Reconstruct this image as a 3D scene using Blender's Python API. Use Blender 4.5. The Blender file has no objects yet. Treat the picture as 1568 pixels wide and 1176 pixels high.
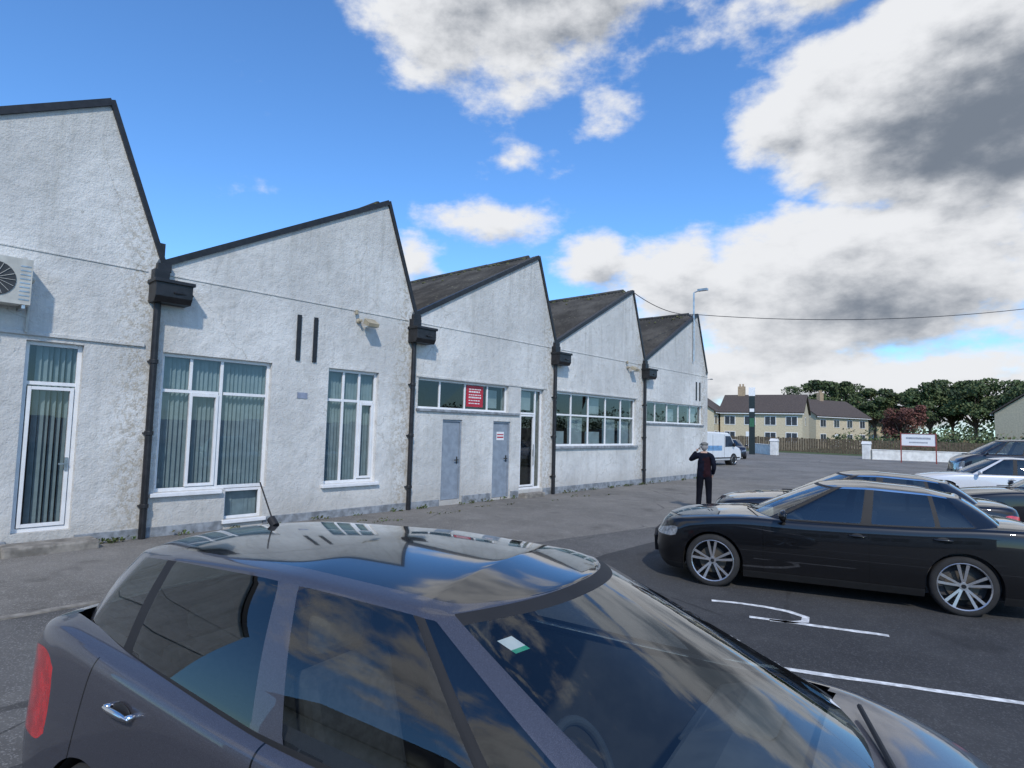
import bpy, bmesh, math, random
from mathutils import Vector, Matrix
random.seed(7)
rad=math.radians
scene=bpy.context.scene
col=bpy.context.collection
scene.view_settings.view_transform='Standard'
scene.view_settings.look='None'
scene.view_settings.exposure=0

# ------------------------------------------------------------ materials
def newmat(name):
    m=bpy.data.materials.new(name); m.use_nodes=True
    return m, m.node_tree, m.node_tree.nodes["Principled BSDF"]
def N(nt,t,**k):
    n=nt.nodes.new(t)
    for a,b in k.items(): setattr(n,a,b)
    return n
def math_(nt,op,a,b=None,clamp=False):
    n=nt.nodes.new("ShaderNodeMath"); n.operation=op; n.use_clamp=clamp
    for i,v in enumerate((a,b)):
        if v is None: continue
        if isinstance(v,(int,float)): n.inputs[i].default_value=v
        else: nt.links.new(v,n.inputs[i])
    return n.outputs[0]
def mixc(nt,f,a,b,blend='MIX'):
    n=nt.nodes.new("ShaderNodeMix"); n.data_type='RGBA'; n.blend_type=blend
    for s,v in ((0,f),(6,a),(7,b)):
        if isinstance(v,(int,float)): n.inputs[s].default_value=v
        elif isinstance(v,(tuple,list)): n.inputs[s].default_value=(*v[:3],1)
        else: nt.links.new(v,n.inputs[s])
    return n.outputs[2]
def noise(nt,vec,scale,detail=4,rough=.55):
    n=nt.nodes.new("ShaderNodeTexNoise"); n.inputs["Scale"].default_value=scale
    n.inputs["Detail"].default_value=detail; n.inputs["Roughness"].default_value=rough
    if vec is not None: nt.links.new(vec,n.inputs["Vector"])
    return n.outputs[0]
def ramp(nt,f,lo,hi):
    n=nt.nodes.new("ShaderNodeMapRange"); n.interpolation_type='SMOOTHSTEP'
    n.inputs[1].default_value=lo; n.inputs[2].default_value=hi
    nt.links.new(f,n.inputs[0]); return n.outputs[0]
def objco(nt):
    return nt.nodes.new("ShaderNodeTexCoord").outputs["Object"]
def bump(nt,b,h,strength,dist=.01):
    n=nt.nodes.new("ShaderNodeBump"); n.inputs["Strength"].default_value=strength
    n.inputs["Distance"].default_value=dist
    nt.links.new(h,n.inputs["Height"]); nt.links.new(n.outputs[0],b.inputs["Normal"])
def M(name,c,rough=.6,metal=0,coat=0,var=.25,vs=6,bs=0,bscale=30,spec=None):
    m,nt,b=newmat(name)
    co=objco(nt)
    f=noise(nt,co,vs,3)
    d=tuple(x*(1-var) for x in c); l=tuple(min(1,x*(1+var*.6)) for x in c)
    nt.links.new(mixc(nt,ramp(nt,f,.3,.7),d,l),b.inputs["Base Color"])
    b.inputs["Roughness"].default_value=rough; b.inputs["Metallic"].default_value=metal
    b.inputs["Coat Weight"].default_value=coat; b.inputs["Coat Roughness"].default_value=.03
    if spec is not None: b.inputs["Specular IOR Level"].default_value=spec
    if bs: bump(nt,b,noise(nt,co,bscale,3),bs)
    return m

def glassmat(name,tint,base=.05,rough=.0,amp=.9,pw=4.0):
    m=bpy.data.materials.new(name); m.use_nodes=True; nt=m.node_tree; nt.nodes.clear()
    out=N(nt,"ShaderNodeOutputMaterial"); tr=N(nt,"ShaderNodeBsdfTransparent"); gl=N(nt,"ShaderNodeBsdfGlossy")
    tr.inputs[0].default_value=(*tint,1); gl.inputs["Roughness"].default_value=rough
    gl.inputs["Color"].default_value=(.95,.97,1,1)
    lw=N(nt,"ShaderNodeLayerWeight"); lw.inputs[0].default_value=.5
    p=math_(nt,'POWER',lw.outputs["Facing"],pw)
    f=math_(nt,'ADD',math_(nt,'MULTIPLY',p,amp),base,True)
    mx=N(nt,"ShaderNodeMixShader"); nt.links.new(f,mx.inputs[0]); nt.links.new(tr.outputs[0],mx.inputs[1]); nt.links.new(gl.outputs[0],mx.inputs[2])
    nt.links.new(mx.outputs[0],out.inputs[0]); return m

def wallmat(name,base=(.70,.69,.66)):
    m,nt,b=newmat(name); co=objco(nt)
    n1=noise(nt,co,.55,5,.6); n2=noise(nt,co,4,5,.68); n3=noise(nt,co,38,3); n4=noise(nt,co,14,4,.7)
    sep=N(nt,"ShaderNodeSeparateXYZ"); nt.links.new(co,sep.inputs[0])
    c=mixc(nt,ramp(nt,n1,.35,.68),tuple(x*.78 for x in base),base)
    c=mixc(nt,math_(nt,'MULTIPLY',ramp(nt,n2,.47,.72),.46),c,(.40,.39,.36))
    c=mixc(nt,math_(nt,'MULTIPLY',ramp(nt,n4,.56,.78),.28),c,(.34,.325,.29))
    mp=N(nt,"ShaderNodeMapping"); mp.inputs["Scale"].default_value=(1,3.2,.22); nt.links.new(co,mp.inputs[0])
    st=noise(nt,mp.outputs[0],2.2,5,.6)
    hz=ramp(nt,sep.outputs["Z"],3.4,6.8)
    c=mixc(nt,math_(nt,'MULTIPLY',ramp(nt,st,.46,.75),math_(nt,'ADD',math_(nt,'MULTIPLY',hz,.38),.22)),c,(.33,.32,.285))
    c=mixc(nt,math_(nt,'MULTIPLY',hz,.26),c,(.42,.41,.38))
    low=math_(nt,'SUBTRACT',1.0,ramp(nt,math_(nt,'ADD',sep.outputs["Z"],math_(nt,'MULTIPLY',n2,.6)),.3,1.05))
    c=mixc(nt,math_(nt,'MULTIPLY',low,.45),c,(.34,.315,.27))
    per=math_(nt,'ABSOLUTE',math_(nt,'PINGPONG',math_(nt,'SUBTRACT',sep.outputs["Y"],3.593-.25),5.5455/2))
    damp=math_(nt,'SUBTRACT',1.0,ramp(nt,math_(nt,'ADD',per,math_(nt,'MULTIPLY',n2,.5)),.25,.85))
    fl=math_(nt,'MULTIPLY',damp,ramp(nt,n4,.46,.6))
    c=mixc(nt,math_(nt,'MULTIPLY',fl,.6),c,(.34,.29,.21))
    vo=N(nt,"ShaderNodeTexVoronoi"); vo.feature='DISTANCE_TO_EDGE'; vo.inputs["Scale"].default_value=.6
    nn=N(nt,"ShaderNodeTexNoise"); nn.inputs["Scale"].default_value=2.6; nn.inputs["Detail"].default_value=5; nt.links.new(co,nn.inputs["Vector"])
    wob=N(nt,"ShaderNodeMix"); wob.data_type='VECTOR'; wob.inputs[0].default_value=.3
    nt.links.new(co,wob.inputs[4]); nt.links.new(nn.outputs["Color"],wob.inputs[5]); nt.links.new(wob.outputs[1],vo.inputs["Vector"])
    crack=math_(nt,'MULTIPLY',math_(nt,'LESS_THAN',vo.outputs["Distance"],.004),ramp(nt,n1,.46,.58))
    peel=math_(nt,'MULTIPLY',ramp(nt,noise(nt,co,3.2,6,.78),.61,.65),ramp(nt,n1,.43,.58))
    c=mixc(nt,math_(nt,'ADD',math_(nt,'MULTIPLY',crack,.4),math_(nt,'MULTIPLY',peel,.55),True),c,(.36,.335,.29))
    nt.links.new(c,b.inputs["Base Color"]); b.inputs["Roughness"].default_value=.88
    b.inputs["Specular IOR Level"].default_value=.2
    h=math_(nt,'ADD',math_(nt,'MULTIPLY',n3,.35),math_(nt,'MULTIPLY',n2,1.6))
    bump(nt,b,h,.7,.03)
    return m

def asphalt(name,c1,c2,patch,speck=.5,worn=(.2,.19,.175)):
    m,nt,b=newmat(name); co=objco(nt)
    n1=noise(nt,co,.35,5,.6); n2=noise(nt,co,2.5,4,.6)
    c=mixc(nt,ramp(nt,n1,.35,.65),c1,c2)
    c=mixc(nt,math_(nt,'MULTIPLY',ramp(nt,n2,.5,.75),patch),c,worn)
    v=N(nt,"ShaderNodeTexVoronoi"); v.inputs["Scale"].default_value=95; nt.links.new(co,v.inputs["Vector"])
    vs=N(nt,"ShaderNodeSeparateColor"); nt.links.new(v.outputs["Color"],vs.inputs[0])
    c=mixc(nt,math_(nt,'MULTIPLY',ramp(nt,vs.outputs[0],.72,1.0),speck),c,tuple(min(1,x*2.3) for x in c2))
    c=mixc(nt,math_(nt,'MULTIPLY',ramp(nt,noise(nt,co,.9,3),.58,.70),.5),c,tuple(x*.5 for x in c1))
    cr=N(nt,"ShaderNodeTexVoronoi"); cr.feature='DISTANCE_TO_EDGE'; cr.inputs["Scale"].default_value=.23; nt.links.new(co,cr.inputs["Vector"])
    ck=math_(nt,'MULTIPLY',math_(nt,'LESS_THAN',math_(nt,'ADD',cr.outputs["Distance"],math_(nt,'MULTIPLY',n2,.02)),.014),ramp(nt,n1,.45,.6))
    c=mixc(nt,math_(nt,'MULTIPLY',ck,.6),c,(.02,.02,.02))
    nt.links.new(c,b.inputs["Base Color"]); b.inputs["Roughness"].default_value=.82
    b.inputs["Specular IOR Level"].default_value=.35
    bump(nt,b,math_(nt,'ADD',vs.outputs[1],math_(nt,'MULTIPLY',n2,2)),.45,.006)
    return m

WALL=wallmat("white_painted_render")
PLINTH=M("grey_plinth_paint",(.26,.28,.30),.8,var=.4,bs=.4)
BLACKM=M("black_gutter_paint",(.014,.014,.016),.45,var=.5,vs=9)
UPVC=M("white_upvc",(.76,.76,.76),.3,var=.06)
SHGL=glassmat("window_glass",(.60,.66,.67),.065)
STEELD=M("grey_steel_door",(.25,.29,.34),.5,var=.15,bs=.1)
BLIND=M("vertical_blind_fabric",(.42,.49,.52),.8,var=.12)
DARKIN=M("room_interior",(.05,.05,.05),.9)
CONC=M("worn_concrete",(.24,.22,.19),.9,var=.4,bs=.5,bscale=25)
PANELW=M("frosted_film",(.50,.55,.55),.5,var=.15,vs=2)
REDS=M("red_poster",(.45,.02,.04),.5,var=.1)
WHITES=M("white_print",(.75,.75,.75),.5,var=.03)
STEEL=M("brushed_metal",(.5,.5,.5),.35,metal=.9)
ACW=M("ac_casing",(.50,.49,.44),.5,var=.15)
def roofmat():
    m,nt,b=newmat("weathered_fibre_cement"); co=objco(nt)
    c=mixc(nt,ramp(nt,noise(nt,co,.8,5,.7),.35,.7),(.045,.043,.040),(.095,.09,.082))
    c=mixc(nt,ramp(nt,noise(nt,co,6,5,.7),.58,.72),c,(.14,.135,.10))
    nt.links.new(c,b.inputs["Base Color"]); b.inputs["Roughness"].default_value=.95
    b.inputs["Specular IOR Level"].default_value=.15
    return m
ROOF=roofmat()
MOSS=M("moss",(.10,.10,.045),.95,var=.5,vs=20)

# ------------------------------------------------------------ mesh helper
def empty(name,loc=(0,0,0),rz=0):
    e=bpy.data.objects.new(name,None); e.location=loc; e.rotation_euler=(0,0,rz); col.objects.link(e); return e
class MB:
    def __init__(s): s.v=[];s.f=[];s.m=[]
    def add(s,vs,fs,mi=0):
        o=len(s.v); s.v+=[tuple(v) for v in vs]; s.f+=[tuple(i+o for i in f) for f in fs]; s.m+=[mi]*len(fs)
    def box(s,x0,x1,y0,y1,z0,z1,mi=0):
        vs=[(x,y,z) for x in (x0,x1) for y in (y0,y1) for z in (z0,z1)]
        s.add(vs,[(0,1,3,2),(4,6,7,5),(0,4,5,1),(2,3,7,6),(0,2,6,4),(1,5,7,3)],mi)
    def cyl(s,p,q,r,mi=0,n=12,r2=None):
        p=Vector(p);q=Vector(q);d=(q-p).normalized(); a=d.orthogonal().normalized(); b=d.cross(a)
        r2=r if r2 is None else r2
        vs=[];
        for k in range(n):
            t=2*math.pi*k/n; w=a*math.cos(t)+b*math.sin(t); vs+= [p+w*r, q+w*r2]
        fs=[(2*k,2*((k+1)%n),2*((k+1)%n)+1,2*k+1) for k in range(n)]
        fs.append(tuple(2*k for k in range(n))[::-1]); fs.append(tuple(2*k+1 for k in range(n)))
        s.add(vs,fs,mi)
    def prism(s,pts,a0,a1,axis='x',mi=0):
        n=len(pts)
        mk={'x':lambda a,p:(a,p[0],p[1]),'y':lambda a,p:(p[0],a,p[1]),'z':lambda a,p:(p[0],p[1],a)}[axis]
        vs=[mk(a0,p) for p in pts]+[mk(a1,p) for p in pts]
        fs=[tuple(range(n))[::-1],tuple(range(n,2*n))]+[(k,(k+1)%n,n+(k+1)%n,n+k) for k in range(n)]
        s.add(vs,fs,mi)
    def ell(s,c,r,mi=0,nu=16,nv=10,fn=None):
        vs=[];fs=[]
        for j in range(nv+1):
            th=math.pi*j/nv
            for i in range(nu):
                ph=2*math.pi*i/nu
                p=Vector((math.sin(th)*math.cos(ph),math.sin(th)*math.sin(ph),math.cos(th)))
                if fn: p=fn(p)
                vs.append((c[0]+p.x*r[0],c[1]+p.y*r[1],c[2]+p.z*r[2]))
        for j in range(nv):
            for i in range(nu):
                a=j*nu+i;b=j*nu+(i+1)%nu
                fs.append((a,a+nu,b+nu,b))
        s.add(vs,fs,mi)
    def build(s,name,mats,parent=None,smooth=False,bevel=0,recalc=True):
        me=bpy.data.meshes.new(name); me.from_pydata(s.v,[],s.f)
        for m in mats: me.materials.append(m)
        me.polygons.foreach_set("material_index",s.m)
        if recalc or smooth:
            bm=bmesh.new(); bm.from_mesh(me)
            if recalc: bmesh.ops.recalc_face_normals(bm,faces=bm.faces)
            bm.to_mesh(me); bm.free()
        if smooth: me.polygons.foreach_set("use_smooth",[True]*len(me.polygons))
        o=bpy.data.objects.new(name,me); col.objects.link(o)
        if parent: o.parent=parent
        if bevel:
            b=o.modifiers.new("b","BEVEL"); b.width=bevel; b.segments=2; b.limit_method='ANGLE'
        return o
def apply_mods(o):
    dg=bpy.context.evaluated_depsgraph_get(); dg.update()
    me=bpy.data.meshes.new_from_object(o.evaluated_get(dg)); o.modifiers.clear(); o.data=me

# ------------------------------------------------------------ camera
f,yaw,pit,rol=920.13,0.7243,0.0710,0.0263
fw=Vector((-math.sin(yaw)*math.cos(pit),math.cos(yaw)*math.cos(pit),math.sin(pit)))
r0=Vector((math.cos(yaw),math.sin(yaw),0)); u0=r0.cross(fw)
rr=r0*math.cos(rol)+u0*math.sin(rol); uu=-r0*math.sin(rol)+u0*math.cos(rol)
cam=bpy.data.cameras.new("camera"); co=bpy.data.objects.new("camera",cam); col.objects.link(co)
mat=Matrix((( rr.x,uu.x,-fw.x,0),(rr.y,uu.y,-fw.y,0),(rr.z,uu.z,-fw.z,2.0),(0,0,0,1)))
co.matrix_world=mat; cam.sensor_width=36; cam.lens=f/1568*36; cam.clip_end=3000; cam.clip_start=.05
scene.camera=co

# ------------------------------------------------------------ world
w=bpy.data.worlds.new("World"); scene.world=w; w.use_nodes=True; nt=w.node_tree; nt.nodes.clear()
SUN_AZ=math.atan2(.72,-.70); SUN_EL=rad(42)
wo=N(nt,"ShaderNodeOutputWorld"); bg=N(nt,"ShaderNodeBackground"); bg.inputs[1].default_value=.15
sky=N(nt,"ShaderNodeTexSky"); sky.sky_type='NISHITA'; sky.sun_disc=False; sky.sun_elevation=SUN_EL; sky.sun_rotation=SUN_AZ
sky.air_density=1.0; sky.dust_density=.2; sky.ozone_density=2.5
g=bpy.data.node_groups.new("cloud_density","ShaderNodeTree")
g.interface.new_socket("V",in_out='INPUT',socket_type='NodeSocketVector'); g.interface.new_socket("D",in_out='OUTPUT',socket_type='NodeSocketFloat')
gi=g.nodes.new("NodeGroupInput"); go=g.nodes.new("NodeGroupOutput")
BL=[(-43,39,18,10,1.45),(-42,24.3,4,1.3,.35),(-43,19.0,6.5,2.2,.65),(-33,27.5,3,2,.35),(-34,16,4,2.8,.6),
    (-3,25.5,17,9.5,2.7),(-17,25.5,5,3.5,1.0),(-10,36,15,5,.75),(-12,12.8,17,7.5,1.55),(-26,13.5,7,5.5,1.05),(-51,15.3,3.5,2.2,.6),(-14,4.3,26,4.2,1.0),
    (35,22,35,10,.8),(110,24,40,10,.7),(-160,26,30,10,.7),(-60,66,60,10,.6)]
cur=None
for (a,e,sa,se,wt) in BL:
    s=g.nodes.new("ShaderNodeVectorMath"); s.operation='SUBTRACT'; g.links.new(gi.outputs[0],s.inputs[0]); s.inputs[1].default_value=(a,e,0)
    q=g.nodes.new("ShaderNodeVectorMath"); q.operation='MULTIPLY'; g.links.new(s.outputs[0],q.inputs[0]); q.inputs[1].default_value=(1/sa,1/se,0)
    l=g.nodes.new("ShaderNodeVectorMath"); l.operation='LENGTH'; g.links.new(q.outputs[0],l.inputs[0])
    v=math_(g,'MULTIPLY',math_(g,'SUBTRACT',1.0,l.outputs["Value"]),wt)
    cur=v if cur is None else math_(g,'MAXIMUM',cur,v)
mp=g.nodes.new("ShaderNodeMapping"); mp.inputs["Scale"].default_value=(.075,.13,1); g.links.new(gi.outputs[0],mp.inputs[0])
n1=noise(g,mp.outputs[0],1.7,7,.58)
cur=math_(g,'MAXIMUM',cur,-.42)
D=math_(g,'ADD',cur,math_(g,'MULTIPLY',math_(g,'SUBTRACT',n1,.47),2.1))
g.links.new(D,go.inputs[0])
tc=N(nt,"ShaderNodeTexCoord"); sp=N(nt,"ShaderNodeSeparateXYZ"); nt.links.new(tc.outputs["Generated"],sp.inputs[0])
az=math_(nt,'MULTIPLY',math_(nt,'ARCTAN2',sp.outputs[0],sp.outputs[1]),57.2958)
el=math_(nt,'MULTIPLY',math_(nt,'ARCSINE',sp.outputs[2]),57.2958)
cb=N(nt,"ShaderNodeCombineXYZ"); nt.links.new(az,cb.inputs[0]); nt.links.new(el,cb.inputs[1])
def grp(off):
    a=N(nt,"ShaderNodeVectorMath"); a.operation='ADD'; nt.links.new(cb.outputs[0],a.inputs[0]); a.inputs[1].default_value=off
    q=nt.nodes.new("ShaderNodeGroup"); q.node_tree=g; nt.links.new(a.outputs[0],q.inputs[0]); return q.outputs[0]
D0=grp((0,0,0)); D1=grp((-.8,1.5,0))
mask=ramp(nt,D0,-.02,.5)
relief=math_(nt,'SUBTRACT',D1,D0)
sh=math_(nt,'ADD',math_(nt,'MULTIPLY',D0,.62),math_(nt,'MULTIPLY',relief,1.3))
shade=ramp(nt,sh,.05,1.6)
ccol=mixc(nt,shade,(5.6,5.7,5.9),(1.25,1.48,1.85))
fin0=mixc(nt,1.0,sky.outputs[0],(.72,1.12,1.50),'MULTIPLY')
fin=mixc(nt,mask,fin0,ccol)
nt.links.new(fin,bg.inputs[0]); nt.links.new(bg.outputs[0],wo.inputs[0])
sl=bpy.data.lights.new("sun","SUN"); sl.energy=2.8; sl.angle=rad(2.0); sl.color=(1,.94,.85)
so=bpy.data.objects.new("sun",sl); col.objects.link(so)
sd=Vector((math.sin(SUN_AZ)*math.cos(SUN_EL),math.cos(SUN_AZ)*math.cos(SUN_EL),math.sin(SUN_EL)))
so.rotation_euler=sd.to_track_quat('Z','Y').to_euler(); so.location=(10,-10,20)

# ------------------------------------------------------------ ground
def sheet(name,pts,z,m):
    b=MB(); b.add([(x,y,z) for x,y in pts],[tuple(range(len(pts)))]); return b.build(name,[m],recalc=False)
ASPL=asphalt("old_asphalt",(.135,.126,.112),(.20,.187,.168),.55,.45,(.25,.235,.21))
ASPM=asphalt("grey_asphalt",(.080,.077,.073),(.125,.121,.114),.5,.6,(.16,.155,.14))
ASPD=asphalt("dark_tarmac",(.038,.038,.039),(.058,.058,.058),.3,.5,(.09,.088,.084))
PAINT=M("worn_road_paint",(.72,.72,.70),.8,var=.35,vs=14)
GRASS=M("grass",(.07,.10,.03),.95,var=.5,vs=1.5,bs=.5)
sheet("ground",[(-900,-900),(900,-900),(900,1500),(-900,1500)],0,ASPL)
sheet("worn_lane_surface",[(-7.6,-20),(30,-20),(30,19),(2,16.5),(-5.6,13.6),(-6.1,11.6),(-6.5,9.3),(-7.3,4.6),(-7.6,3.0),(-7.6,.5)],.004,ASPM)
sheet("car_park_tarmac",[(-4.4,-20),(30,-20),(30,17.6),(2,15.2),(-4.9,12.6),(-5.3,10.6),(-5.3,8.3),(-4.9,5.2),(-4.6,3.0),(-4.4,.5)],.008,ASPD)
ln=MB()
def stroke(pts,wd,z=.012):
    L=[];R=[]
    for i,p in enumerate(pts):
        a=Vector(pts[max(0,i-1)]);c=Vector(pts[min(len(pts)-1,i+1)]);d=(c-a).normalized(); nrm=Vector((-d.y,d.x))*wd/2*random.uniform(.85,1.1)
        p=Vector(p); L.append((*(p+nrm),z)); R.append((*(p-nrm),z))
    n=len(pts); ln.add(L+R,[(i,n+i,n+i+1,i+1) for i in range(n-1)])
def dense(a,b,n): return [(a[0]+(b[0]-a[0])*i/n+random.uniform(-.006,.006),a[1]+(b[1]-a[1])*i/n+random.uniform(-.006,.006)) for i in range(n+1)]
stroke(dense((-3.9,4.62),(2.5,7.22),40),.075)
stroke(dense((-2.45,6.76),(-1.22,7.17),10),.08)
stroke([(-3.0,7.06),(-2.74,7.19),(-2.45,7.27),(-2.2,7.28),(-2.0,7.2),(-1.96,7.03),(-2.05,6.9),(-2.25,6.8)],.08)
stroke(dense((-1.0,2.6),(3,4.2),20),.08)
ln.build("parking_bay_marking",[PAINT],recalc=False)
b=MB(); b.box(-7.72,-7.62,-14,3.0,0,.015,0); b.build("edging_strip",[CONC])
def leaves(mb,c,r,n,size,mis,shell=.35,flat=1.0):
    for _ in range(n):
        while True:
            p=Vector((random.uniform(-1,1),random.uniform(-1,1),random.uniform(-1,1)))
            if p.length<=1 and p.length>shell*random.random(): break
        q=Vector((c[0]+p.x*r[0],c[1]+p.y*r[1],c[2]+p.z*r[2]))
        a=Vector((random.gauss(0,1),random.gauss(0,1),random.gauss(0,1)*flat)).normalized(); t=a.orthogonal().normalized(); u=a.cross(t)
        s=size*random.uniform(.6,1.4)
        mb.add([q-t*s,q-u*s*.6,q+t*s,q+u*s*.6],[(0,1,2,3)],random.choice(mis))
wd=MB()
for i in range(75):
    y=random.uniform(-2,26); leaves(wd,(-11.18+random.uniform(0,.10),y,.04),(.05,.14,.05),11,.03,[0,1],0)
for i in range(18):
    y=random.uniform(5,16); leaves(wd,(-10.6+random.uniform(0,.6),y,.01),(.08,.2,.02),10,.025,[0,1],0)
wd.build("weeds",[GRASS,MOSS],recalc=False)

# ------------------------------------------------------------ factory building
X=-11.257
fac=empty("sawtooth_factory_building")
P=5.5455; Y0=3.593; HV=4.6; HR=7.0875
END=25.98
outline=[(Y0-2*P,-.2),(END,-.2),(END,HV)]
for k in range(3,-3,-1):
    outline.append((Y0+P*(k+1)-.9055,HR)); outline.append((Y0+P*k,HV))
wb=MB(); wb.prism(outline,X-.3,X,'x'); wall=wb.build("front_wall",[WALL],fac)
cut=MB()
OP=[(1.85,2.57,.25,3.10),(3.70,5.65,.73,3.12),(6.89,8.17,.70,3.14),(9.32,12.60,2.39,3.13),(10.15,10.83,.12,2.14),(12.0,12.71,.05,2.14),(13.13,14.19,.2,3.13),(14.80,19.68,1.44,3.13),(20.46,25.47,2.30,3.12)]
for a,b_,c,d in OP: cut.box(X-.6,X+.3,a,b_,c,d)
c1=cut.build("cut",[WALL]); cut=MB(); cut.box(X-.6,X+.3,4.88,5.60,.17,.74); c2=cut.build("cut2",[WALL])
for c in (c1,c2):
    md=wall.modifiers.new("b","BOOLEAN"); md.operation='DIFFERENCE'; md.solver='EXACT'; md.object=c
apply_mods(wall)
for c in (c1,c2): bpy.data.objects.remove(c)
b=MB(); b.box(X-26,X-.3,END-.3,END,0,HV,0); b.box(X-26,X-.3,-7.8,-7.5,0,HV,0)
b.build("side_walls",[WALL],fac)
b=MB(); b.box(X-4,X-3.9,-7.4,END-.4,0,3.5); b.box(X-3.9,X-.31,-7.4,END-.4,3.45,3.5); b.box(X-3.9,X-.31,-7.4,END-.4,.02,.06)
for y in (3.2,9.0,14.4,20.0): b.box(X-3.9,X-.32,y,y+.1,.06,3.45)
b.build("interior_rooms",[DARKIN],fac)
rb=MB(); vb=MB()
def roofbay(ya,yr,yn):
    dx=.0365; n=680; vs=[];
    L=math.hypot(yr-ya,HR-HV); nx,nz=-(HR-HV)/L,(yr-ya)/L
    for i in range(n+1):
        x=X-.02-i*dx; h=.05+.028*math.cos(i*math.pi/2)
        for t in (0,1.0):
            yy=ya+(yr-ya)*t+nx*h; zz=HV+(HR-HV)*t+nz*h
            vs.append((x,yy,zz))
    rb.add(vs,[(2*i,2*i+1,2*i+3,2*i+2) for i in range(n)],0)
    rb.add([(X-.31,ya,HV),(X-25,ya,HV),(X-25,yr,HR),(X-.31,yr,HR)],[(0,1,2,3)],0)
    rb.add([(X-.31,yr,HR),(X-25,yr,HR),(X-25,yn,HV),(X-.31,yn,HV)],[(0,1,2,3)],1)
    for i in range(14):
        x=X-.4-i*1.75; rb.cyl((x,yr,HR+.07),(x-1.7,yr,HR+.07+random.uniform(-.01,.01)),.085,0,8)
    rb.add([(X-25,ya,HV),(X-25,yr,HR),(X-25,yn,HV)],[(0,1,2)],0)
    def board(p,q,up,dn,x0,x1):
        p=Vector(p);q=Vector(q);d=(q-p).normalized(); nn=Vector((-d.y,d.x))
        if nn.y<0: nn=-nn
        vb.prism([tuple(p-nn*dn),tuple(q-nn*dn),tuple(q+nn*up),tuple(p+nn*up)],x0,x1,'x')
    board((ya,HV),(yr+.01,HR),.08,.03,X-.1,X+.045)
    board((yr,HR+.05),(yn+.02,HV+.02),.04,.04,X-.1,X+.048)
    rb.cyl((X+.03,yn,HV+.03),(X-25,yn,HV+.03),.09,1,8)
for k in range(-2,4):
    roofbay(Y0+P*k,Y0+P*(k+1)-.9055,Y0+P*(k+1) if k<3 else 25.86)
rb.build("corrugated_roofs",[ROOF,M("north_light_glazing",(.1,.11,.12),.3)],fac,recalc=False)
vb.build("verge_boards",[BLACKM],fac)
ms=MB()
for k in range(0,4):
    yr=Y0+P*(k+1)-.9055
    for i in range(90):
        t=random.random()**.5; x=X-.2-random.uniform(0,18); yy=yr-(1-t)*3.5*random.random()*.5; z=HV+(HR-HV)*(yy-(Y0+P*k))/(yr-(Y0+P*k))
        ms.ell((x,yy,z+.08),(random.uniform(.03,.1),random.uniform(.03,.08),.045),0,6,4)
ms.build("roof_moss",[MOSS],fac)
tb=MB()
tb.box(X-.02,X+.035,-7.5,3.40,3.17,3.23,0); 
for k,(a,c) in enumerate([(-7.5,3.38),(3.72,8.95),(9.3,14.5),(14.85,20.0),(20.4,END-.004)]):
    tb.box(X-.02,X+.014,a,c,4.44,4.47,0)
tb.box(X-.02,X+.02,9.25,14.3,3.145,3.20,0); tb.box(X-.02,X+.02,14.75,19.75,3.15,3.20,0)
tb.build("string_courses",[WALL],fac,bevel=.006)
pb=MB()
for a,c in [(-7.5,1.80),(2.62,4.86),(5.62,10.1),(10.88,11.95),(12.76,13.1),(14.22,END-.004)]:
    pb.box(X-.02,X+.022,a,c,-.1,.16 if a<9 else .2,0)
pb.build("plinth",[PLINTH],fac,bevel=.006)
sb=MB()
sb.box(X-.12,X+.08,3.62,4.80,.66,.725,0); sb.box(X-.12,X+.08,6.82,8.24,.63,.695,0)
sb.box(X-.12,X+.06,4.84,5.66,.10,.165,0)
sb.box(X-.12,X+.05,9.27,13.05,2.32,2.385,1); sb.box(X-.12,X+.07,14.74,19.75,1.36,1.435,1); sb.box(X-.12,X+.05,20.4,25.52,2.23,2.295,1)
sb.build("window_sills",[UPVC,PLINTH],fac,bevel=.008)
fr=MB(); gl=MB(); bl=MB()
XF=X-.09
def window(y0,y1,z0,z1,mull=(),trans=(),t=.055,sash=()):
    fr.box(XF-.06,XF,y0,y0+t,z0,z1); fr.box(XF-.06,XF,y1-t,y1,z0,z1)
    fr.box(XF-.058,XF-.002,y0+t,y1-t,z0,z0+t); fr.box(XF-.058,XF-.002,y0+t,y1-t,z1-t,z1)
    for m in mull: fr.box(XF-.056,XF-.004,m-t*.45,m+t*.45,z0+t,z1-t)
    for (a,c,z) in trans: fr.box(XF-.054,XF-.006,a,c,z-t*.45,z+t*.45)
    for (a,c,d,e) in sash:
        s=.05; X1=XF+.018
        fr.box(XF-.05,X1,a,a+s,d,e); fr.box(XF-.05,X1,c-s,c,d,e); fr.box(XF-.048,X1-.002,a+s,c-s,d,d+s); fr.box(XF-.048,X1-.002,a+s,c-s,e-s,e)
    ys=[y0]+sorted(mull)+[y1]
    for a,c in zip(ys,ys[1:]):
        j=[random.uniform(-.004,.004) for _ in range(4)]
        gl.add([(XF-.03+j[0],a,z0),(XF-.03+j[1],c,z0),(XF-.03+j[2],c,z1),(XF-.03+j[3],a,z1)],[(0,1,2,3)])
def blinds(y0,y1,z0,z1,skip=.0,ang=35):
    y=y0
    while y<y1:
        if random.random()>skip:
            a=rad(ang+random.uniform(-8,8)); dx=.045*math.sin(a); dy=.045*math.cos(a); x=XF-.14+random.uniform(-.006,.006)
            bl.add([(x-dx,y-dy,z0),(x+dx,y+dy,z0),(x+dx,y+dy,z1),(x-dx,y-dy,z1)],[(0,1,2,3)])
        y+=.078
window(1.85,2.57,.25,3.10,(),[(1.905,2.515,2.47)],.06,[(1.92,2.50,.32,2.42)])
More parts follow.
